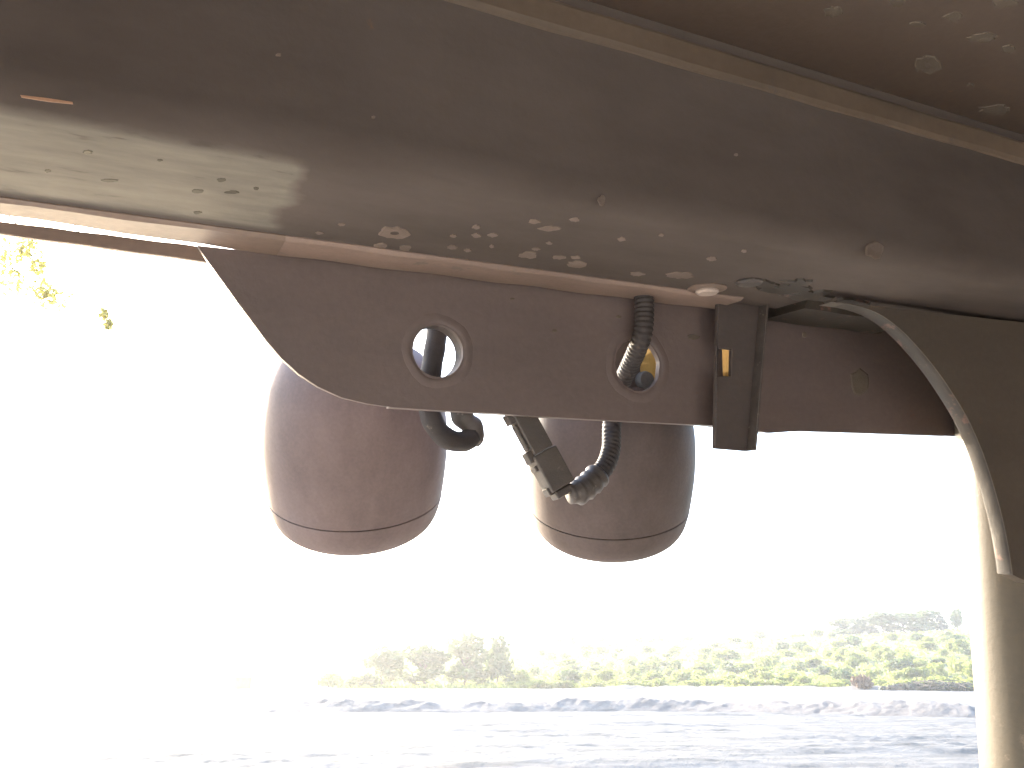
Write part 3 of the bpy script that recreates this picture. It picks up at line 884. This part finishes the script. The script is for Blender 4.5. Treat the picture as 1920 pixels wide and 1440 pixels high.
def bush_variant(mat, seed, n=420, leaf=0.11):
    r = np.random.default_rng(seed); cl = []
    for k in range(6):
        a = r.uniform(0, 6.28); rad = r.uniform(0, 0.38)
        q = r.uniform(0.2, 0.36)
        cl.append(((rad * math.cos(a), rad * math.sin(a), r.uniform(.18, .55)), (q, q, q * .85)))
    return mesh_of('bush_crown', *leaf_cloud(cl, n, leaf, r), mat), mesh_of('bush_stem', *trunk_geo(0.5, 0.03, [(c[0]) for c in cl[:4]], r), M['bark'])
trees = [tree_variant(M['leaf_tree'], 100 + k) for k in range(4)]
tgreen = [tree_variant(M['leaf_scrub'], 130 + k) for k in range(2)]
bushes = [bush_variant(M['leaf_scrub'], 200 + k) for k in range(5)]
dark_b = [bush_variant(M['leaf_tree'], 260 + k, 500) for k in range(3)]

def place_px(px, base_py, dist=None):
    """ground point in photo column px whose ground shows at base_py (or at a given distance)"""
    a = azd(px)
    if dist is not None:
        x, y = dist * math.sin(a), dist * math.cos(a); return Vector((x, y, hz(x, y))), dist
    dd = np.arange(150, 420, 1.5)
    x, y = dd * math.sin(a), dd * math.cos(a); z = height(x, y)
    py = 720 + FPX * np.tan(PITCH - np.arctan((z - H) / (dd * math.cos(a))))
    k = int(np.argmin(np.abs(py - base_py)))
    return Vector((x[k], y[k], z[k])), float(dd[k])
def hpx(npx, dist): return npx / FPX * dist * 0.93

# grove at the left end of the scrub
for px, top, w_, k, lab in [
    (716, 1214, 70, 0, 'leftmost hazy tree of the grove past the berm, broad and low'),
    (795, 1209, 80, 1, 'second tree from the left in the grove past the berm'),
    (872, 1192, 78, 2, 'tallest round tree in the middle of the hazy grove past the berm'),
    (933, 1194, 52, 3, 'narrow tree at the right end of the hazy grove past the berm')]:
    p, dd = place_px(px, 1288, 186 + 3 * k)
    hgt = hpx(1288 - top, dd); wd = hpx(w_, dd)
    plant('grove_tree', *trees[k], p, (wd / 0.60, wd / 0.60, hgt), k * 1.3, lab, 'tree', 'trees of the grove')
for i, (px, top, w_, lab) in enumerate([
    (616, 1256, 44, 'leftmost small yellow green bush before the grove'),
    (662, 1258, 40, 'small bush between the leftmost bush and the grove trees')]):
    p, dd = place_px(px, 1286, 184)
    plant('roadside_bush', *bushes[i], p, (hpx(w_, dd) / 0.95,) * 2 + (hpx(1286 - top, dd) / .85,), i, lab, 'bush')
# skyline trees, right
sky_t = [(1435, 1187, 26, 1170, 'd', 'small dark round bush alone on the skyline left of the treeline'),
         (1064, 1200, 40, 1172, 'd', 'faint hazy tree alone on the hillside above the grove'),
         (1595, 1186, 44, 1157, 't', 'rounded tree at the left end of the skyline treeline'),
         (1632, 1186, 30, 1155, 't', 'narrow tree second from the left in the skyline treeline'),
         (1672, 1184, 46, 1148, 't', 'tall tree third from the left in the skyline treeline'),
         (1712, 1184, 48, 1150, 't', 'tree in the middle of the skyline treeline'),
         (1752, 1182, 44, 1148, 't', 'tree just left of the dark conifer on the skyline'),
         (1786, 1180, 30, 1146, 'c', 'dark bluish conifer near the right end of the skyline'),
         (1816, 1178, 22, 1140, 'd', 'small tree at the right end of the skyline beside the post'),
         (1500, 1190, 34, 1180, 'b', 'low bush on the skyline midway along the ridge'),
         (1545, 1190, 36, 1176, 'b', 'low bush on the skyline left of the treeline')]
con_cl = [((0, 0, z), (0.30 * (1.02 - z), 0.30 * (1.02 - z), 0.07)) for z in np.linspace(.12, .97, 9)]
con_me = mesh_of('conifer_crown', *leaf_cloud(con_cl, 700, 0.05, rg), M['leaf_dark']); con_tr = mesh_of('conifer_trunk', *trunk_geo(.9, .025, [], rg), M['bark'])
for i, (px, by, w_, top, kd, lab) in enumerate(sky_t):
    p, dd = place_px(px, by)
    hg, wd = hpx(by - top + 2, dd), hpx(w_, dd)
    if kd == 't': plant('ridge_tree', *trees[i % 4], p, (wd / .52, wd / .52, hg * 1.05), i * 1.1, lab, 'tree', 'trees on the skyline')
    elif kd == 'c': plant('conifer', con_me, con_tr, p, (wd / .6, wd / .6, hg), 0, lab, 'conifer')
    elif kd == 'd': plant('ridge_bush', *dark_b[i % 3], p, (wd / .95, wd / .95, hg / .85), i, lab, 'bush')
    else: plant('ridge_bush', *bushes[i % 5], p, (wd / .95, wd / .95, hg / .85), i, lab, 'bush')
# individual shrubs over the slope
count = 0
R_ = random.Random(5)
spots = []
while count < 190:
    px = R_.uniform(950, 1850); t_ = R_.random()
    py = 1286 - 92 * t_ ** 1.15
    sky_y = 1202 - (px - 950) * 0.016
    if py < sky_y: continue
    p, dd = place_px(px, py)
    sz = R_.uniform(14, 30) * (1.1 - .45 * t_)
    wd, hg = hpx(sz * R_.uniform(1.0, 1.6), dd), hpx(sz * R_.uniform(.8, 1.35), dd)
    v_ = bushes[R_.randrange(5)] if R_.random() < .9 else dark_b[R_.randrange(3)]
    zone = ('just right of the grove', "above the far windrow's left end", "above the far windrow's middle", 'left of the dry brown bush', 'above the dry brown bush', 'above the dark brush heap')[min(5, int((px - 950) / 150))]
    lab = '%s %s scrub bush %s %s' % ('wide' if wd > 1.25 * hg else 'rounded', 'dark green' if v_ in dark_b else 'pale green',
                                      'high on the hillside' if t_ > .62 else 'midway up the hillside' if t_ > .28 else 'low on the hillside', zone)
    plant('scrub_bush', *v_, p, (wd, wd, hg), R_.uniform(0, 6), lab, 'bush', 'scrub bushes: ' + lab)
    count += 1
# low growth along the foot of the hill
for i in range(56):
    px = 965 + i * 16 + R_.uniform(-6, 6)
    p, dd = place_px(px, 1288, R_.uniform(176, 190))
    wd, hg = hpx(R_.uniform(26, 46), dd), hpx(R_.uniform(10, 24), dd)
    plant('verge_bush', *bushes[R_.randrange(5)], p, (wd, wd, hg), R_.uniform(0, 6), ('tall ' if hg > hpx(17, dd) else 'low ') + 'bright green bush in the roadside row ' + (z_ := ('beside the grove', 'behind the left end of the far windrow', 'behind the middle of the far windrow', 'left of the dry brown bush', 'behind the dark brush heap')[min(4, int((px - 960) / 178))]), 'bush', ('tall' if hg > hpx(17, dd) else 'low') + ' roadside bushes ' + z_)
# grass and ground cover
NG = 16000
a = rg.uniform(math.radians(-12), math.radians(36), NG); dd = 178 + 190 * rg.uniform(size=NG) ** 1.3
x, y = dd * np.sin(a), dd * np.cos(a); z = height(x, y)
s_ = rg.uniform(.3, .9, NG); w_ = rg.uniform(.25, .7, NG); th = rg.uniform(0, 3.14, NG)
dx, dy = w_ * np.cos(th), w_ * np.sin(th); lx, ly = rg.normal(0, .25, NG), rg.normal(0, .25, NG)
gv = np.stack([np.stack([x - dx, y - dy, z - .05], 1), np.stack([x + dx, y + dy, z - .05], 1),
               np.stack([x + dx * .5 + lx, y + dy * .5 + ly, z + s_], 1), np.stack([x - dx * .6 + lx, y - dy * .6 + ly, z + s_ * .8], 1)], 1).reshape(-1, 3)
gf = [(4 * i, 4 * i + 1, 4 * i + 2, 4 * i + 3) for i in range(NG)]
gme = mesh_of('grass', gv, gf, M['leaf_scrub'])
go = bpy.data.objects.new('grass', gme); col.objects.link(go)
tag(go, 'rough grass and ground cover over the hillside', 'grass', kind='stuff')
# dry brown bush and dark brush heap by the road
bb = bush_variant(M['leaf_brown'], 300, 520)
p, dd = place_px(1613, 1294, 166)
plant('dry_bush', *bb, p, (hpx(34, dd), hpx(34, dd), hpx(36, dd)), 0, 'reddish brown dry bush by the road left of the brush heap', 'bush')
def heap():
    r = np.random.default_rng(9); parts = []
    for k in range(260):
        t_ = r.uniform(-1, 1); z0 = 1.5 * (1 - t_ * t_) * r.uniform(0, 1)
        c = Vector((t_ * 9.3, r.normal(0, 1.1), z0 + .1)); d_ = Vector((r.normal(0, 1), r.normal(0, 1), r.normal(0, .35))).normalized() * r.uniform(.6, 1.6)
        parts.append(tube([c - d_, c + Vector((0, 0, .12)), c + d_], [.06, .09, .02], 4))
    return join(parts)
p, dd = place_px(1764, 1296, 160)
e = bpy.data.objects.new('brush_heap', None); col.objects.link(e); e.location = p; e.rotation_euler = (0, 0, -azd(1764))
tag(e, 'long dark heap of cut brush lying by the road near the post', 'brush heap')
o = new_obj('branches', *heap(), M['bark']); o.parent = e; o['kind'] = 'stuff'
cl = [((x, 0, .35), (1.6, 1.0, .9 * (1 - (x / 10) ** 2) + .1)) for x in np.linspace(-8.5, 8.5, 9)]
o = bpy.data.objects.new('dead_leaves', mesh_of('dead_leaves', *leaf_cloud(cl, 1500, .28, rg), M['leaf_dark'])); col.objects.link(o); o.parent = e; o['kind'] = 'stuff'

# rust red container far left
m, nt, b = nmat('container_paint')
n1 = noise(nt, 1.5, 6); c = ramp(nt, n1, [(0.3, (0.34, 0.07, 0.03)), (0.7, (0.44, 0.10, 0.05))]); nt.links.new(c, b.inputs['Base Color'])
M['container'] = m
p, dd = place_px(451, 1283, 178)
e = bpy.data.objects.new('container', None); col.objects.link(e); e.location = p; e.rotation_euler = (0, 0, -azd(451) + 0.5)
tag(e, 'rust red steel container standing far off at the left', 'container')
bw_, bh_, bd_ = hpx(30, dd), hpx(20, dd), 2.4
def wbox(x0, x1, y0, y1, z0, z1): return box(x0, x1, y0, y1, z0, z1)
for nm, a in (('wall', (-bw_ / 2, bw_ / 2, -bd_ / 2, bd_ / 2, 0.12, bh_ - .1)), ('roof', (-bw_ / 2 - .05, bw_ / 2 + .05, -bd_ / 2 - .05, bd_ / 2 + .05, bh_ - .098, bh_)), ('skid', (-bw_ / 2, bw_ / 2, -bd_ / 2 + .1, bd_ / 2 - .1, -.05, .119))):
    o = new_obj(nm, *wbox(*a), M['container']); o.parent = e
for k in range(9):
    x = -bw_ / 2 + bw_ * (k + .5) / 9
    o = new_obj('rib', *wbox(x - .07, x + .07, -bd_ / 2 - .06, -bd_ / 2 + .01, .16, bh_ - .12), M['container']); o.parent = e

# overhanging tree at the left edge of the frame
tc_ = at_dist(-260, 400, 24)
base = Vector((tc_.x, tc_.y, hz(tc_.x, tc_.y)))
e = bpy.data.objects.new('roadside_tree', None); col.objects.link(e); e.location = base
tag(e, 'yellow green leafy tree reaching into the left edge of the frame', 'tree')
rgt = np.random.default_rng(77)
ends = [at_dist(60, 480, 24) - base, at_dist(100, 560, 24) - base, at_dist(20, 530, 24) - base, at_dist(-120, 420, 24) - base, at_dist(-330, 380, 25) - base, at_dist(-420, 560, 26) - base, at_dist(-200, 650, 22) - base]
htop = tc_.z - base.z
parts = [tube([Vector((0, 0, -.2)), Vector((.15, .1, htop * .35)), Vector((-.1, 0, htop * .7)), Vector((.1, 0, htop))], [.32, .25, .19, .10], 10)]
for q in ends:
    s = Vector((0, 0, htop * .97)); parts.append(tube([s, s.lerp(q, .5) + Vector((0, 0, .9)), q], [.08, .03, .006], 6))
for q_ in ([(-260, 400), (-60, 330), (120, 400), (180, 520), (200, 600)], [(-260, 400), (-60, 360), (40, 430), (75, 500), (95, 560)]):
    pp = spline([at_dist(x, y, 24) - base for x, y in q_], .25)
    parts.append(tube(pp, list(np.linspace(.05, .006, len(pp))), 5))
o = new_obj('trunk', *join(parts), M['bark'], True); o.parent = e
cl = [(tuple(q), (r_, r_, r_ * .8)) for q, r_ in zip(ends, (.42, .5, .5, 1.1, 1.4, 1.5, 1.0))] + [((0, 0, htop), (1.6, 1.6, 1.3))]
cl.append((tuple(at_dist(198, 600, 24) - base), (.14, .14, .38)))
cl.append((tuple(at_dist(60, 600, 24) - base), (.12, .12, .2)))
v_, f_ = leaf_cloud(cl, 4200, .085, rgt)
extra = [leaf_cloud([(tuple(at_dist(px_, py_, 24) - base), (r_, r_, r_ * 1.3))], n_, .085, rgt) for px_, py_, r_, n_ in
         ((50, 462, .28, 150), (20, 490, .3, 90), (70, 500, .22, 90), (78, 540, .25, 120), (95, 555, .18, 90), (35, 520, .22, 40), (195, 588, .13, 80), (203, 608, .12, 80), (5, 470, .3, 60))]
v_, f_ = join([(list(v_), f_)] + [(list(a), b_) for a, b_ in extra])
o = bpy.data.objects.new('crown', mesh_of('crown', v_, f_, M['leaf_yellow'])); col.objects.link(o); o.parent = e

# ------------------------------------------------------------------ dusty air
hv, hf = box(-4200, 4200, -4200, 4200, -3.0, 60.0)
haze = new_obj('haze', hv, hf, None)
tag(haze, 'thin sunlit dust haze in the air', 'haze', kind='stuff')
m = bpy.data.materials.new('haze_air'); m.use_nodes = True
nt = m.node_tree; nt.nodes.clear()
pv = nt.nodes.new('ShaderNodeVolumePrincipled')
pv.inputs['Color'].default_value = (0.95, 0.965, 0.985, 1)
pv.inputs['Density'].default_value = 0.0006
pv.inputs['Anisotropy'].default_value = 0.5
ho = nt.nodes.new('ShaderNodeOutputMaterial'); nt.links.new(pv.outputs[0], ho.inputs['Volume'])
haze.data.materials.append(m)
